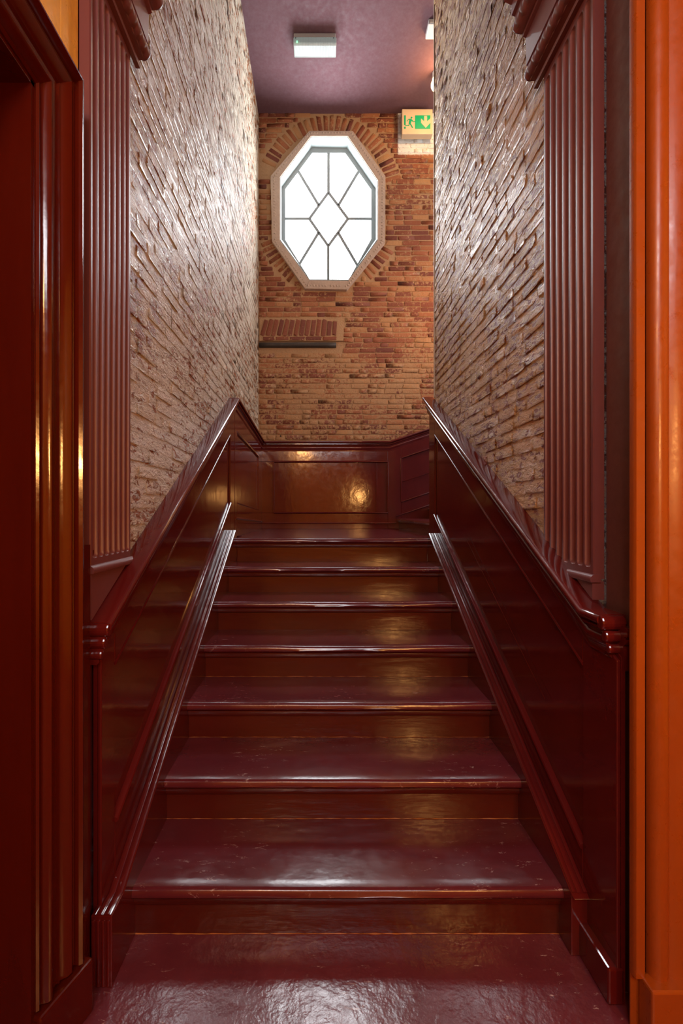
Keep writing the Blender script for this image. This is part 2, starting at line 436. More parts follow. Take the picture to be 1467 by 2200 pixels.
# leaning relieving course with its flat bricks and the iron bar below, proud of the wall
ra = thing('relieving_arch', 'short row of leaning red bricks over a dark bar, left on the back wall', 'brick arch', P(645, 748, YB))
prism('mortar_bed', [P(x, y, YB)[::2] for x, y in ((557, 684), (690, 688), (728, 695), (738, 712), (737, 734), (557, 734))], 'y', YB - .022, YB + .01, M_bm, ra, .006)
def pbrick(px, py, ang, ln, th, proud, par, name='brick'):
    v, f = unit_brick(R.randrange(K), 1); tn = R.uniform(0, .3)
    o = mesh(name, v, f, M_rr, par, False, [tn] * len(v)); front_smooth(o.data)
    c, s = math.cos(math.radians(ang)), math.sin(math.radians(ang))
    q = P(px, py, YB); L_ = ln * YB / F; h_ = th * YB / F
    o.matrix_local = Matrix(((c * L_, -s * h_, 0, q[0]), (0, 0, -.008, YB - proud), (s * L_, c * h_, 0, q[2]), (0, 0, 0, 1))); return o
for i in range(14):
    pbrick(568 + i * 11.6, 706 + (1 if i > 10 else 0), 74 + i * .9, 34 - (4 if i > 11 else 0), 9.0, .03, ra)
for i, (a, b) in enumerate(((566, 590), (593, 620), (623, 654), (657, 690), (693, 722))):
    pbrick((a + b) / 2, 729, 1, b - a, 8, .028, ra)
v = []; f = []; n = 12
for i in range(9):
    X = PX(557 + (722 - 557) * i / 8, YB)
    for k in range(n):
        a = 2 * math.pi * k / n; v.append((X, YB - .008 + .030 * math.cos(a), PZ(742, YB) + .030 * math.sin(a) + R.uniform(-.001, .001)))
for i in range(8):
    for k in range(n): f.append((i * n + k, i * n + (k + 1) % n, (i + 1) * n + (k + 1) % n, (i + 1) * n + k))
f += [tuple(range(n)), tuple(range(8 * n + n - 1, 8 * n - 1, -1))]
o = fixn(mesh('lintel_bar', v, f, M_beam, ra, True)); o['label'] = 'dark round bar under the bricks'
rebase(ra)

# ------------------------------------------------------------------ octagonal window
win = struct(mesh('window_1', [P(x, y, 5.40) for x, y in GLA], [tuple(range(8))], M_hole_shadow))
def ringpiece(name, A, ya, Bq, yb, i, m, par, back=None, th=0):
    j = (i + 1) % 8
    a0, a1 = P(*A[i], ya), P(*A[j], ya); b0, b1 = P(*Bq[i], yb), P(*Bq[j], yb)
    return a0, a1, b0, b1
def bar_poly(name, pts, y0, y1, m, par, bv=0):
    return prism(name, [(p[0], p[2]) for p in pts], 'y', y0, y1, m, par, bv)
YS = YB - .045
MID = [tuple(a * .5 + b * .5 for a, b in zip(OUT[i], INN[i])) for i in range(8)]
def sc(poly, k): return [(705 + (x - 705) * k, 452 + (y - 452) * k) for x, y in poly]
for i in range(8):
    j = (i + 1) % 8
    q = [P(*OUT[i], YS), P(*OUT[j], YS), P(*INN[j], YS), P(*INN[i], YS)]
    sg = bar_poly('stone_segment', q, YS, YB + .06, M_stone, win, .004)
    # carved band: a row of small leaves on the flat of the stone
    a = Vector(P(*OUT[i], YS)) * .62 + Vector(P(*INN[i], YS)) * .38; b = Vector(P(*OUT[j], YS)) * .62 + Vector(P(*INN[j], YS)) * .38
    d = b - a; n = max(5, int(d.length / .032)); dn = d.normalized(); nr = Vector((0, 1, 0)).cross(dn)
    cv, cf = [], []
    for k in range(n):
        if R.random() < .12: continue
        c = a + d * ((k + .5) / n); bb = len(cv); s = R.uniform(.8, 1.1)
        for (uu, vv, ww) in ((-.011, 0, 0), (-.004, .012, 0), (.006, .013, 0), (.012, 0, 0), (.006, -.013, 0), (-.004, -.012, 0), (.002, 0, -.009)):
            cv.append(c + dn * uu * s + nr * vv * s + Vector((0, ww * s, 0)))
        cf += [(bb + q_, bb + (q_ + 1) % 6, bb + 6) for q_ in range(6)]
    o = fixn(mesh('carved_band', cv, cf, M_stone, sg)); o['kind'] = 'stuff'
    # inner lip, reveal board, sash frame
    I2 = sc(INN, .985)
    q = [P(*INN[i], YS + .01), P(*INN[j], YS + .01), P(*I2[j], YS + .01), P(*I2[i], YS + .01)]
    bar_poly('inner_lip', q, YS + .012, YS + .05, M_revealw, win)
    Y2 = 5.38
    a0, a1 = P(*INN[i], YS + .04), P(*INN[j], YS + .04); b0, b1 = P(*FRO[i], Y2), P(*FRO[j], Y2)
    cen = Vector(P(705, 452, 5.3))
    def outw(p, k=.03):
        dd = Vector(p) - cen; dd.y = 0; return tuple(Vector(p) + dd.normalized() * k)
    v = [a0, a1, b1, b0, outw(a0), outw(a1), outw(b1), outw(b0)]
    fixn(mesh('reveal_board', v, [(0, 1, 2, 3), (7, 6, 5, 4), (0, 4, 5, 1), (1, 5, 6, 2), (2, 6, 7, 3), (3, 7, 4, 0)], M_revealw, win))
    G = P(*GLA[i], Y2), P(*GLA[j], Y2)
    FO = sc(FRO, 1.06)
    q = [P(*FO[i], Y2 - .01), P(*FO[j], Y2 - .01), (G[1][0], 0, G[1][2]), (G[0][0], 0, G[0][2])]
    bar_poly('sash_frame', q, Y2 - .012, Y2 + .03, M_muntin, win)
Y2 = 5.38
D = [(705.5, 414), (747.3, 470.8), (705, 529), (664.4, 470.6)]       # diamond
dm = [((D[i][0] + D[(i + 1) % 4][0]) / 2, (D[i][1] + D[(i + 1) % 4][1]) / 2) for i in range(4)]   # TR, BR, BL, TL
def muntin(a, b, wd=6.0):
    A_, B_ = Vector(P(*a, Y2)), Vector(P(*b, Y2)); d = (B_ - A_).normalized(); n = Vector((-d.z, 0, d.x)) * (wd * Y2 / F / 2)
    q = [A_ + n, B_ + n, B_ - n, A_ - n]; return prism('muntin', [(p.x, p.z) for p in q], 'y', Y2 - .008, Y2 + .025, M_muntin, win, .003)
for i in range(4): muntin(D[i], D[(i + 1) % 4])
ends = [(705.5, 328), (770, 369), (799, 471), (769, 573), (705, 605), (643, 568), (611, 470.6), (641, 369)]
starts = [D[0], dm[0], D[1], dm[1], D[2], dm[2], D[3], dm[3]]
for a, b in zip(starts, ends): muntin(a, b)
panes = [D]
GP = GLA
panes += [[D[0], ends[0], GP[1], ends[1], dm[0]], [dm[0], ends[1], GP[2], ends[2], D[1]], [D[1], ends[2], GP[3], ends[3], dm[1]], [dm[1], ends[3], GP[4], ends[4], D[2]],
          [D[2], ends[4], GP[5], ends[5], dm[2]], [dm[2], ends[5], GP[6], ends[6], D[3]], [D[3], ends[6], GP[7], ends[7], dm[3]], [dm[3], ends[7], GP[0], ends[0], D[0]]]
for q in panes:
    prism('pane', [(P(x, y, Y2)[0], P(x, y, Y2)[2]) for x, y in q], 'y', Y2 + .010, Y2 + .015, M_pane, win)

# ------------------------------------------------------------------ staircase
st = thing('staircase', 'glossy maroon painted wooden stairs climbing straight to the landing', 'staircase', (.09, Y1, 0))
XA, XB = -.61, .79
def tread(k, yd):
    y0 = Y1 + (k - 1) * g_; z = k * r_; e = y0 + yd
    prof = [(y0 + .014, z - .036), (y0 + .005, z - .033), (y0 + .0005, z - .026), (y0, z - .018), (y0 + .002, z - .009), (y0 + .007, z - .003), (y0 + .016, z), (y0 + .05, z + .0008), (y0 + .12, z), ((y0 + e) / 2, z + .0005), (e, z), (e, z - .036)]
    nx = 36; v = []; f = []; n = len(prof); ph = R.uniform(0, 6)
    for i in range(nx + 1):
        t = i / nx; x = XA - .004 + (XB - XA + .008) * t
        wear = .004 * math.exp(-((t - .5) / .3) ** 2) + .0012 * math.sin(9 * t + ph) + .0006 * math.sin(31 * t + ph)
        for j, (a, b) in enumerate(prof):
            wz = wear if 2 < j < 8 else 0
            v.append((x, a + (wz * .8 if j < 7 else 0), b - wz * (1 if j < 8 else 0)))
    for i in range(nx):
        for j in range(n): f.append((i * n + j, i * n + (j + 1) % n, (i + 1) * n + (j + 1) % n, (i + 1) * n + j))
    f += [tuple(range(n)), tuple(range(nx * n + n - 1, nx * n - 1, -1))]
    o = fixn(mesh('tread', v, f, M_tread, st, True)); o.data.set_sharp_from_angle(angle=math.radians(50)); return o
for k in range(1, 8):
    y0 = Y1 + (k - 1) * g_; z = k * r_
    tread(k, .362 if k < 7 else .40)
    box('riser', (XA - .003, y0 + .032, z - r_), (XB + .003, y0 + .052, z - .034), M_riser, st)
    box('shadow_strip', (XA, y0 + .0305, z - .0695), (XB, y0 + .034, z - .0665), M_hole_shadow, st)  # black strip drawn as the shadow line below the moulding
    md = [(XA, y0 + .032), ]
    prof = [(0, 0), (.019, 0), (.018, -.004), (.014, -.008), (.013, -.028), (.011, -.031), (0, -.031)]
    sweep('cove_moulding', prof, [((XA, y0 + .033, z - .035), (0, -1)), ((XB, y0 + .033, z - .035), (0, -1))], M_riser, st)
struct(box('trim_4', (-.725, 1.3405, 0), (-.690, 1.41, 1.28), M_gloss))
M_worn = plain('worn_ochre_paint_edge', (.34, .12, .02), .5, .3, .5, 40)
def worn(x0, x1, y, z, par):
    v = []; f = []; n = 60
    for i in range(n + 1):
        x = x0 + (x1 - x0) * i / n; h = max(.0004, R.gauss(.0016, .0009)); d = max(.0006, R.gauss(.002, .0012))
        v += [(x, y, z + h), (x, y - d, z + .0004), (x, y + .002, z - .001)]
    for i in range(n):
        for j in range(3): f.append((3 * i + j, 3 * i + (j + 1) % 3, 3 * i + 3 + (j + 1) % 3, 3 * i + 3 + j))
    return fixn(mesh('worn_paint_line', v, f, M_worn, par))
for k in range(0, 4): worn(XA, XB, Y1 + k * g_ + .0322, k * r_ + .0008, st)
def nl(Y, d): return (Y, nos(Y) + d)
def stringer(x0, x1, d, yf, lab=None):
    yk = 1.415
    poly = [(yf, 0), (yf, nos(yk) + d), nl(yk, d), nl(YL - .02, d), (YL + .02, ZL + .012), (YL + .02, 0)]
    # keep the board clear of the floor under the flight
    o = prism('stringer', poly, 'x', x0, x1, M_gloss, st, .003); return o
box('light_block', (-.60, Y1 + .38, .0), (.78, YL + .3, .14), M_dark, st)  # unseen block added under the flight to stop light leaks
sl = stringer(-.672, XA, .072, 1.335)
sr = stringer(XB, .845, .050, 1.43)
def ribs(X0, s, d, yf, wd, par):
    # three fine beads running along the top of the stringer
    yk = 1.415
    for a0, a1, hh in ((.003, .016, .005), (.019, .036, .004), (.039, wd - .003, .006)):
        prof = [(a0, 0), (a0, hh * .6), (a0 + (a1 - a0) * .3, hh), (a0 + (a1 - a0) * .7, hh), (a1, hh * .6), (a1, 0)]
        path = [((X0, yf, nos(yk) + d), (s, 0))] if yf < yk else []
        path += [((X0, max(yk, yf), nos(max(yk, yf)) + d), (s, 0)), ((X0, YL - .03, nos(YL - .03) + d), (s, 0))]
        sweep('bead', prof, path, M_gloss, par)
ribs(-.672, 1, .072, 1.335, .062, sl); ribs(.845, -1, .050, 1.43, .055, sr)
# fluted front end of the left stringer
for i in range(4): box('flute_strip', (-.668 + i * .0145, 1.330, .005), (-.668 + i * .0145 + .009, 1.337, nos(1.415) + .06), M_gloss, sl, .002)
rebase(st)

struct(box('trim_3', (-.725, 1.262, 0), (-.676, 1.340, 1.30), M_casing))
# ------------------------------------------------------------------ stair panelling
def panelling(name, label, X, s, yf, bot, top, rail_z, group=None):
    t = thing(name, label, 'wall panelling', (X, 2.4, 0), group)
    Xp = X + s * .0; ye = 3.50
    poly = [(yf, 0), (yf, nos(yf) + rail_z - .05), (ye, nos(ye) + rail_z - .05), (ye, 0)]
    prism('panel_board', poly, 'x', X - s * .012, X, M_gloss, t)
    w0, w1 = X, X + s * .012
    y0, y1 = 1.455, 3.335
    prism('bottom_rail', [(y0, nos(y0) - .02), (y0, nos(y0) + bot), (y1, nos(y1) + bot), (y1, nos(y1) - .02)], 'x', w0, w1, M_gloss, t, .003)
    prism('top_rail', [(y0, nos(y0) + top), (y0, nos(y0) + rail_z - .06), (y1, nos(y1) + rail_z - .06), (y1, nos(y1) + top)], 'x', w0, w1, M_gloss, t, .003)
    prism('stile', [(yf, 0), (yf, nos(yf) + rail_z - .06), (y0, nos(y0) + rail_z - .06), (y0, 0)], 'x', w0, w1, M_gloss, t, .003)
    prism('stile', [(y1, ZL - .02), (y1, nos(y1) + rail_z - .06), (ye, nos(ye) + rail_z - .06), (ye, ZL - .02)], 'x', w0, w1, M_gloss, t, .003)
    bd = [(0, -.011), (.006, -.011), (.019, -.006), (.022, 0), (.019, .006), (.006, .011), (0, .011)]
    sweep('panel_moulding', bd, [((X, y0, nos(y0) + bot), (s, 0)), ((X, y1, nos(y1) + bot), (s, 0))], M_gloss, t)
    bd2 = [(0, -.006), (.014, -.005), (.016, 0), (.014, .005), (0, .006)]
    sweep('panel_moulding', bd2, [((X, y0, nos(y0) + top), (s, 0)), ((X, y1, nos(y1) + top), (s, 0))], M_gloss, t)
    return t
CAP = [(0, -.125), (.040, -.125), (.046, -.118), (.046, -.100), (.052, -.092), (.058, -.080), (.056, -.068), (.050, -.062), (.052, -.052), (.063, -.048), (.070, -.040), (.070, -.034), (.060, -.030), (.058, -.026),
       (.068, -.024)] + [(.068 + .0155 * math.cos(math.radians(a)), -.014 + .0145 * math.sin(math.radians(a))) for a in range(-50, 91, 20)] + [(.040, .003), (.010, .001), (0, 0)]
RZ = .966
pl = panelling('wall_panelling', 'glossy maroon raked panelling along the left side of the stairs', -.667, 1, 1.365, .25, .75, RZ)
pth = [((XL, 1.348, nos(1.348) + RZ), (1, 0)), ((XL, 2.4, nos(2.4) + RZ), (1, 0)), ((XL, 3.51, nos(3.51) + RZ), (1, 0))]
hr = sweep('handrail', CAP, pth, M_gloss, pl)
def rail_end(x0, x1, y, zt, par):
    for (dz, rd, xi) in ((-.021, .021, 0), (-.060, .017, .012), (-.096, .014, .022)):
        a, b = (x0, x1 - xi) if x0 < x1 and x1 < 0 else (x0 + xi, x1)
        prism('rail_end', [(y + rd * .8 * math.cos(i * math.pi / 8), zt + dz + rd * math.sin(i * math.pi / 8)) for i in range(16)], 'x', a, b, M_gloss, par, .005)
rail_end(-.698, -.622, 1.352, nos(1.348) + RZ, pl)
rebase(pl)
pr = panelling('wall_panelling', 'very dark maroon raked panelling along the right side of the stairs', .852, -1, 1.288, .165, .75, RZ)
prail = [((XR, 1.31, nos(1.405) + RZ), (-1, 0)), ((XR, 1.405, nos(1.405) + RZ), (-1, 0)), ((XR, 2.4, nos(2.4) + RZ), (-1, 0)), ((XR, 3.545, nos(3.545) + RZ), (-1, 0))]
sweep('handrail', CAP, prail, M_gloss, pr)
# return of the rail across the front end of the panelling
sweep('rail_return', [(a * .55, b) for a, b in CAP], [((.855, 1.312, nos(1.405) + RZ - .03), (0, -1)), ((.902, 1.312, nos(1.405) + RZ - .03), (0, -1))], M_gloss, pr)
rail_end(.802, .872, 1.306, nos(1.405) + RZ, pr)
# long fine board joint
v = [(0.8395, 2.656, 1.266), (0.8395, 1.70, .70)]
prism('board_joint', [(2.62, 1.243), (2.66, 1.270), (1.70, .700), (1.70, .696)], 'x', .8385, .8405, M_casing, pr)
rebase(pr)
sk = struct(box('baseboard_right', (.815, 1.285, 0), (.86, 1.50, .105), M_gloss, None, .006))

# ------------------------------------------------------------------ landing panelling
lp = thing('wall_panelling', 'glossy maroon panelling around the landing under the brick back wall', 'wall panelling', (0, YB, ZL))
Yq = 5.155; XLp = -.665; xb = PX(836, Yq)
zr0, zr1 = 2.278, 2.200; sl3 = .33
X2 = 1.7
pth = [((XL, 3.515, zr0), (1, 0)), ((XL, YB, zr1), (1, -1)), ((PX(836, YB), YB, zr1), (0, -1)), ((X2, YB, zr1 + sl3 * (X2 - PX(836, YB))), (0, -1))]
sweep('handrail', CAP, pth, M_gloss, lp)
# left side boards
def lside(name, poly, x1): return prism(name, poly, 'x', XLp - .02, x1, M_gloss, lp, .003)
lside('panel_board', [(3.50, ZL), (3.50, 2.17), (Yq, 2.11), (Yq, ZL)], XLp)
lside('bottom_rail', [(3.60, ZL), (3.60, 1.467), (4.86, 1.42), (4.86, ZL)], XLp + .012)
lside('top_rail', [(3.60, 2.03), (3.60, 2.165), (4.86, 2.12), (4.86, 1.99)], XLp + .012)
lside('stile', [(3.50, ZL), (3.50, 2.17), (3.60, 2.165), (3.60, ZL)], XLp + .012)
lside('stile', [(4.86, ZL), (4.86, 2.12), (Yq, 2.11), (Yq, ZL)], XLp + .012)
bd = [(0, -.010), (.006, -.010), (.016, -.005), (.018, 0), (.016, .005), (.006, .010), (0, .010)]
sweep('panel_moulding', bd, [((XLp, 3.60, 1.467), (1, 0)), ((XLp, 4.86, 1.42), (1, 0))], M_gloss, lp)
sweep('panel_moulding', bd, [((XLp, 3.60, 2.030), (1, 0)), ((XLp, 4.86, 1.99), (1, 0))], M_gloss, lp)
sweep('skirting_cap', bd, [((XLp + .01, 3.50, 1.350), (1, 0)), ((XLp + .01, 5.14, 1.29), (1, 0))], M_gloss, lp)
# back boards
ztop = 2.12
def bb(name, poly, y0): return prism(name, poly, 'y', y0, YB - .001, M_gloss, lp, .003)
zz = lambda x: zr1 + sl3 * max(0, x - xb) - .08
bb('panel_board', [(XLp, ZL), (XLp, ztop), (xb, ztop), (X2, zz(X2)), (X2, ZL)], Yq + .012)
xa, xc = PX(588, Yq), PX(833, Yq); zb_, zt_ = PZ(1102, Yq), PZ(992, Yq)
bb('bottom_rail', [(XLp, ZL), (XLp, zb_), (xc, zb_), (xc, ZL)], Yq)
bb('top_rail', [(XLp, zt_), (XLp, ztop), (xc, ztop), (xc, zt_)], Yq)
bb('stile', [(XLp, zb_), (XLp, zt_), (xa, zt_), (xa, zb_)], Yq)
x5 = PX(862, Yq)
bb('stile', [(xc, ZL), (xc, ztop), (x5, zz(x5)), (x5, ZL)], Yq)
bb('top_rail', [(x5, PZ(984, Yq)), (x5, zz(x5)), (X2, zz(X2)), (X2, PZ(984, Yq) + sl3 * (X2 - x5))], Yq)
bb('bottom_rail', [(x5, ZL), (x5, PZ(1078, Yq)), (X2, PZ(1078, Yq) + sl3 * (X2 - x5)), (X2, ZL)], Yq)
def bsweep(name, pts, pf=bd): return sweep(name, pf, [((x, Yq + .004, z), (0, -1)) for x, z in pts], M_gloss, lp)
bsweep('panel_moulding', [(xa, zb_), (xc, zb_)]); bsweep('panel_moulding', [(xa, zt_), (xc, zt_)])
bsweep('panel_moulding', [(x5, PZ(1078, Yq)), (X2, PZ(1078, Yq) + sl3 * (X2 - x5))]); bsweep('panel_moulding', [(x5, PZ(984, Yq)), (X2, PZ(984, Yq) + sl3 * (X2 - x5))])
bsweep('panel_moulding', [(x5, PZ(1036, Yq)), (X2, PZ(1036, Yq) + sl3 * (X2 - x5))], [(0.003, -.004), (.012, 0), (.003, .004)])
bsweep('skirting_cap', [(XLp, PZ(1124, Yq)), (PX(851, Yq), PZ(1124, Yq))], [(0, -.006), (.014, -.006), (.018, 0), (.012, .006), (0, .006)])
bsweep('skirting_cap', [(PX(850, Yq), PZ(1109, Yq)), (X2, PZ(1109, Yq) + sl3 * (X2 - PX(850, Yq)))])
for xx in (xa, xc, x5):
    a, b = (zb_, zt_) if xx != x5 else (PZ(1078, Yq), PZ(984, Yq))
    box('panel_moulding', (xx - .009, Yq - .010, a), (xx + .009, Yq + .006, b), M_gloss, lp, .004)
box('panel_moulding', (PX(808, Yq), Yq + .006, zb_), (PX(810, Yq), Yq + .013, zt_), M_gloss, lp, .001)
rebase(lp)

prism('bolt_hole', [(PX(603, YB) + .009 * math.cos(i * math.pi / 5), PZ(937, YB) + .009 * math.sin(i * math.pi / 5)) for i in range(10)], 'y', YB - .006, YB + .004, M_hole_shadow, wb)
# second flight, rising to the right out of sight
s2 = thing('staircase', 'dark first steps of a second flight rising rightward from the landing corner', 'staircase', (.87, 4.4, ZL))
for k in range(5):
    x0 = .865 + k * .35; z = ZL + .118 * (k + 1)
    box('riser', (x0 + .025, 3.56, z - .118), (x0 + .045, YB - .06, z - .03), M_riser, s2)
    v = [(x0, z - .016), (x0 + .004, z - .004), (x0 + .016, z), (x0 + .37, z), (x0 + .37, z - .032), (x0 + .016, z - .032), (x0 + .004, z - .028)]
    prism('tread', v, 'y', 3.56, YB - .06, M_tread, s2)
rebase(s2)

# ------------------------------------------------------------------ fluted pilasters
def pilaster(label, X, s, y0, y1, nfl, zb, ztopf, wallX):
    t = thing('pilaster', label, 'pilaster', (X, (y0 + y1) / 2, zb))
    wdt = y1 - y0; fw = (wdt - .02) / nfl; rad = fw * .40; dep = .011
    ys = []
    for k in range(nfl):
        c = y0 + .01 + fw * (k + .5)
        for q in (-1, -.92, -.75, -.5, -.2, .2, .5, .75, .92, 1): ys.append((c + q * rad, c))
    ys = [(y0, None), (y0 + .004, None)] + ys + [(y1 - .004, None), (y1, None)]
    zlo, zhi = zb + .035, ztopf - .03
    zs = [zb, zlo] + [zlo + rad * (1 - math.cos(math.radians(a))) for a in (20, 40, 60, 90)] + [zlo + rad + (zhi - zlo - 2 * rad) * i / 14 for i in range(1, 14)] + [zhi - rad * (1 - math.cos(math.radians(a))) for a in (90, 60, 40, 20)] + [zhi, ztopf]
    v = []; f = []
    for z in zs:
        for (yy, c) in ys:
            d = 0
            if c is not None:
                zc = min(max(z, zlo + rad), zhi - rad); rho = math.hypot(yy - c, z - zc) / rad
                if rho < 1: d = dep * math.sqrt(1 - rho * rho)
            ed = .003 if yy in (y0, y1) else 0
            v.append((X - s * (d + ed), yy, z))
    n = len(ys)
    for i in range(len(zs) - 1):
        for j in range(n - 1): a = i * n + j; f.append((a, a + 1, a + n + 1, a + n))
    b = len(v)   # side and end faces back to the wall
    for i in range(len(zs)): v.append((wallX, y0, zs[i])); v.append((wallX, y1, zs[i]))
    for i in range(len(zs) - 1):
        f.append((i * n, b + 2 * i, b + 2 * i + 2, (i + 1) * n)); f.append((i * n + n - 1, (i + 1) * n + n - 1, b + 2 * i + 3, b + 2 * i + 1))
    o = fixn(mesh('fluted_shaft', v, f, M_satin, t, True)); o.data.set_sharp_from_angle(angle=math.radians(32))
    # base fillet and plinth (the plinth foot follows the handrail)
    sweep('base_fillet', [(-.02, -.010), (.012, -.010), (.015, 0), (.012, .008), (.004, .014), (-.02, .014)], [((X, y0 - .006, zb), (s, 0)), ((X, y1 + .004, zb), (s, 0))], M_satin, t)
    lo = lambda Y: nos(max(Y, 1.345 if s > 0 else 1.405)) + RZ + .004
    yy1 = min(y1, y1)
    q = [(y0, zb - .008), (y1, zb - .008), (y1, min(lo(y1), zb - .012)), (min(y1, Y1 + (zb - .01 - RZ - .172) * g_ / r_), min(zb - .012, 9)), (y0, lo(y0))]
    q = [(y0, zb - .008)] + [(yy, zb - .008) for yy in [min(y1, Y1 + (zb - .012 - RZ - .176) * g_ / r_)]] + [(y0, lo(y0))]
    prism('plinth', q, 'x', wallX, X + s * .004, M_satin, t)
    # entablature running in depth along the wall
    prof = [(0, 0), (.016, 0), (.018, .012), (.012, .022), (.010, .028)]
    prof += [(.024 + .020 * math.cos(math.radians(a)), .055 + .026 * math.sin(math.radians(a))) for a in (-110, -70, -30, 0, 30, 70, 100)]
    prof += [(.040, .088), (.046, .092), (.048, .200), (.060, .205), (.062, .215)]
    prof += [(.070 + .022 * math.cos(math.radians(a)), .245 + .030 * math.sin(math.radians(a))) for a in (-90, -50, 0, 50)]
    prof += [(.092, .285), (.104, .290), (.105, .330), (.135, .345), (.140, .47), (0, .47)]
    ze = ztopf - .005
    en = sweep('entablature', prof, [((X, y0 - .02, ze), (s, 0)), ((X, y1 + .045, ze), (s, 0))], M_satin, t)
    # rope-carved bead (slanting lobes) and carved upper bead
    for (ax, az, rd, nm) in ((.030, .055, .024, 'rope_moulding'), (.075, .245, .026, 'carved_moulding')):
        v = []; f = []; ny = 90; nk = 12
        for i in range(ny + 1):
            yy = y0 - .01 + (y1 + .048 - y0 + .01) * i / ny
            for k in range(nk):
                a = 2 * math.pi * k / nk; sd = abs(math.sin((yy * 150 + a * 1.6) / 2 * 1.0)); rr = rd * (.84 + .20 * sd ** .6)
                v.append((X + s * (ax + rr * math.cos(a)), yy, ze + az + rr * math.sin(a)))
        for i in range(ny):
            for k in range(nk): f.append((i * nk + k, i * nk + (k + 1) % nk, (i + 1) * nk + (k + 1) % nk, (i + 1) * nk + k))
        f += [tuple(range(nk)), tuple(range(ny * nk + nk - 1, ny * nk - 1, -1))]
        fixn(mesh(nm, v, f, M_satin, t, True))
    box('backing_block', (min(wallX, X + s * .10), y0 - .015, ze + .468), (max(wallX, X + s * .10), y1 + .04, 3.5), M_satin, t)
    rebase(t); return t
pilaster('fluted mauve-red pilaster on the left wall above the handrail', -.682, 1, 1.352, 1.642, 7, 1.222, 3.045, -.715)
pilaster('fluted dark mauve pilaster on the right wall above the handrail', .862, -1, 1.433, 1.755, 7, 1.185, 3.075, .895)

# ------------------------------------------------------------------ left door casing
dc = thing('door_casing', 'glossy red moulded door casing at the left edge with plinth block', 'door casing', (-.68, 1.2, 0))
A0 = Vector((-.705, 1.125)); A1 = Vector((-.660, 1.262)); du = (A1 - A0).normalized(); WC = (A1 - A0).length
dnn = Vector((du.y, -du.x))        # points into the hall
if dnn.x < 0: dnn = -dnn
cp = [(0, -.06), (0, .004), (.006, .008), (.012, .004), (.016, -.004), (.020, .002), (.026, .012), (.034, .016), (.042, .012), (.046, 0), (.050, -.004), (.068, -.006), (.072, .000), (.075, -.006),
      (.082, -.002), (.092, .006), (.104, .008), (.112, .002), (.116, -.006), (.121, -.004), (.124, .010), (.132, .016), (.140, .012), (WC, .004), (WC, -.06)]
ZI = 2.455
v = []; k = len(cp); f = []
def cpt(t, d, z): q = A0 + du * t + dnn * d; return (q.x, q.y, z)
rows = [[cpt(t, d, .16) for t, d in cp], [cpt(t, d, ZI + t * .93) for t, d in cp]]
for rw in rows: v += rw
for j in range(k - 1): f.append((j, j + 1, k + j + 1, k + j))
o = fixn(mesh('casing_side', v, f, M_casing, dc, True)); o.data.set_sharp_from_angle(angle=math.radians(40))
o.data.polygons.foreach_set('use_smooth', [True] * len(o.data.polygons))
# head piece: same profile running towards the viewer
v = []; f = []
for (t, d) in cp: v.append(cpt(t, d, ZI + t * .93))
for (t, d) in cp:
    v.append((A0.x + dnn.x * d + .0 + du.x * t * .9, .10 - t * 0.0, ZI + t * .93))
for j in range(k - 1): f.append((j, j + 1, k + j + 1, k + j))
o = fixn(mesh('casing_head', v, f, M_casing, dc, True)); o.data.set_sharp_from_angle(angle=math.radians(40))
pb = [cpt(-.004, -.06, 0), cpt(-.004, .020, 0), cpt(WC + .02, .022, 0), cpt(WC + .02, -.06, 0)]
top = [.148, .150, .150, .148]
v = pb + [(p[0], p[1], z) for p, z in zip(pb, top)]
o = fixn(mesh('plinth_block', v, [(0, 1, 2, 3), (7, 6, 5, 4), (0, 4, 5, 1), (1, 5, 6, 2), (2, 6, 7, 3), (3, 7, 4, 0)], M_casing, dc)); bevel(o, .006)
box('jamb_lining', (-.90, 1.112, 0), (-.706, 1.126, 2.46), M_casing, dc)
box('jamb_head', (-.90, .15, 2.445), (-.706, 1.126, 2.46), M_casing, dc)
rebase(dc)
# ------------------------------------------------------------------ right casing, facing the hall
oc = thing('door_casing', 'tall orange lit moulded casing at the right edge of the view', 'door casing', (.95, 1.22, 0))
yq = 1.222
cp2 = [(.842, 0), (.842, .012), (.846, .018), (.868, .018), (.872, .014), (.874, .0), (.884, .0), (.886, .010), (.892, .022), (.905, .028), (.922, .026), (.932, .018), (.936, .014), (.945, .018), (.965, .024), (.99, .024), (1.01, .014), (1.05, .012), (1.06, 0)]
v = []; f = []; k = len(cp2)
for z in (.148, 3.5):
    for x, d in cp2: v.append((x, yq + .012 - d, z))
for j in range(k): f.append((j, (j + 1) % k, k + (j + 1) % k, k + j))
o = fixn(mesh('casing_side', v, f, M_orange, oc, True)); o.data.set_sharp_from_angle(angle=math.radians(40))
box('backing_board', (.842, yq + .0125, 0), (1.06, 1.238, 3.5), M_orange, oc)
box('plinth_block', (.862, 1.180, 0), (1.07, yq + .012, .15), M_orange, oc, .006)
rebase(oc)
struct(box('trim_2', (1.06, 1.236, 0), (2.6, 1.25, 3.5), M_ochre))

# ------------------------------------------------------------------ corner strip at the end of the right brick wall
cs = box('corner_strip', (XR - .004, 3.494, nos(3.5) + RZ + .01), (XR + .014, 3.508, ZC), M_cream, None, .003)
tag(cs, 'thin cream metal strip up the far edge of the right brick wall', 'edge strip')

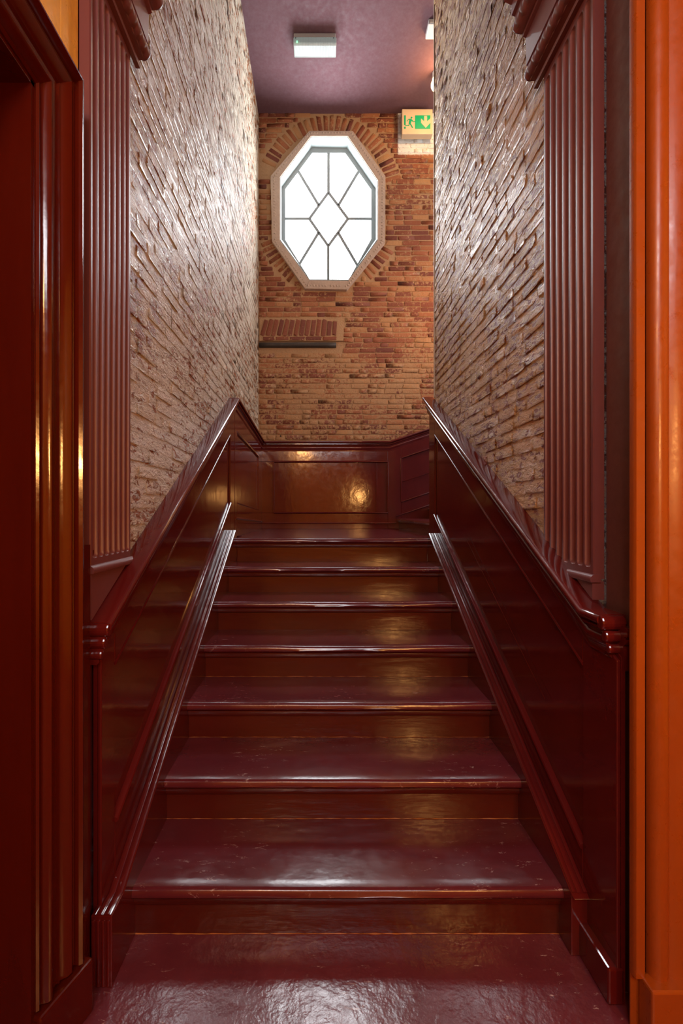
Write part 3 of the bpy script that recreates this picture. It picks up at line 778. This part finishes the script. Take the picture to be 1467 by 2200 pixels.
# ------------------------------------------------------------------ exit sign
Ys = 5.09
es = thing('exit_sign', 'green and cream running-man exit sign with down arrow, high on the back wall', 'sign', P(897, 289, Ys))
xs0, xs1 = PX(863.5, Ys), PX(929.5, Ys); zs0, zs1 = PZ(288, Ys), PZ(234, Ys)
box('housing', (xs0, Ys, zs0), (xs1, 5.165, zs1), M_sign, es, .006)
box('bracket', (xs0 + .05, 5.165, zs0 + .05), (xs1 - .05, YB + .02, zs1 - .05), M_white, es)
def zp(x, y): return (PX(850 + x / 14.67, Ys), PZ(180 + y / 14.67, Ys))
def flat(nm, pts, m, y=.0): return prism(nm, [zp(x, y_) for x, y_ in pts], 'y', Ys - .003 - y, Ys + .001, m, es)
flat('green_panel', [(610, 1000), (1092, 1000), (1092, 1422), (610, 1422)], M_green)
flat('arrow', [(892, 1025), (985, 1025), (985, 1195), (1092, 1098), (1092, 1235), (940, 1400), (795, 1245), (795, 1105), (892, 1195)], M_sign, .002)
flat('door_bar', [(265, 1000), (315, 1000), (315, 1300), (265, 1300)], M_green)
flat('door_bar', [(265, 1360), (315, 1360), (315, 1415), (265, 1415)], M_green)
rm = flat('running_figure', [(400, 1112), (480, 1108), (520, 1140), (560, 1190), (610, 1185), (610, 1205), (545, 1210), (500, 1170), (480, 1240), (470, 1250), (550, 1385), (515, 1392), (440, 1260), (425, 1330), (300, 1332), (300, 1312), (405, 1308), (412, 1210), (435, 1140), (405, 1132), (365, 1192), (345, 1185)], M_green)
flat('figure_head', [(498 + 28 * math.cos(a * math.pi / 6), 1070 + 28 * math.sin(a * math.pi / 6)) for a in range(12)], M_green)
rebase(es)

# ------------------------------------------------------------------ ceiling fittings
el = thing('emergency_light', 'white rectangular bulkhead lamp with ribbed diffuser on the mauve ceiling', 'ceiling light', (-.04, 4.39, ZC))
x0, x1 = PX(631.5, 4.36), PX(721, 4.36)
box('base_plate', (x0, 4.325, ZC - .045), (x1, 4.47, ZC), M_white, el, .006)
poly = [(4.318, ZC - .045), (4.478, ZC - .045), (4.472, ZC - .092), (4.445, ZC - .102), (4.345, ZC - .102), (4.324, ZC - .092)]
prism('diffuser', poly, 'x', x0 - .004, x1 + .006, M_diff, el, .008)
prism('tube', [(4.40 + .012 * math.cos(a), ZC - .075 + .012 * math.sin(a)) for a in [i * math.pi / 4 for i in range(8)]], 'x', x0 + .03, x1 - .05, M_white, el)
for xx in (x0 + .018, x1 - .02): box('screw', (xx - .003, 4.314, ZC - .060), (xx + .003, 4.320, ZC - .054), M_hole_shadow, el)
box('indicator', (x0 + .028, 4.314, ZC - .098), (x0 + .034, 4.322, ZC - .086), M_led, el)
rebase(el)
sd = thing('ceiling_sensor', 'small white ceiling box half hidden behind the right wall edge', 'sensor', (1.05, 4.25, ZC))
box('housing', (1.005, 4.20, ZC - .050), (1.11, 4.34, ZC), M_white, sd, .006)
box('cover', (1.015, 4.193, ZC - .040), (1.10, 4.202, ZC - .010), M_cream, sd, .002)
rebase(sd)
gl = thing('globe_lamp', 'small glowing warm globe lamp peeking past the right wall edge', 'ceiling light', (1.235, 4.72, ZC))
def uvs(name, c, r, m, par, sq=1):
    v = []; f = []; a, b = 16, 10
    for i in range(b + 1):
        th = math.pi * i / b
        for j in range(a): ph = 2 * math.pi * j / a; v.append((c[0] + r * math.sin(th) * math.cos(ph), c[1] + r * math.sin(th) * math.sin(ph), c[2] + r * sq * math.cos(th)))
    for i in range(b):
        for j in range(a): f.append((i * a + j, i * a + (j + 1) % a, (i + 1) * a + (j + 1) % a, (i + 1) * a + j))
    return fixn(mesh(name, v, f, m, par, True))
uvs('globe', (1.215, 4.72, 5.83), .062, M_globe, gl)
prism('base', [(1.215 + .05 * math.cos(i * math.pi / 8), 4.72 + .05 * math.sin(i * math.pi / 8)) for i in range(16)], 'z', 5.885, ZC, M_white, gl)
rebase(gl)
for o in bpy.data.objects:
    if o.name.startswith('globe_bulb'): o.location = (1.26, 4.60, 5.72)
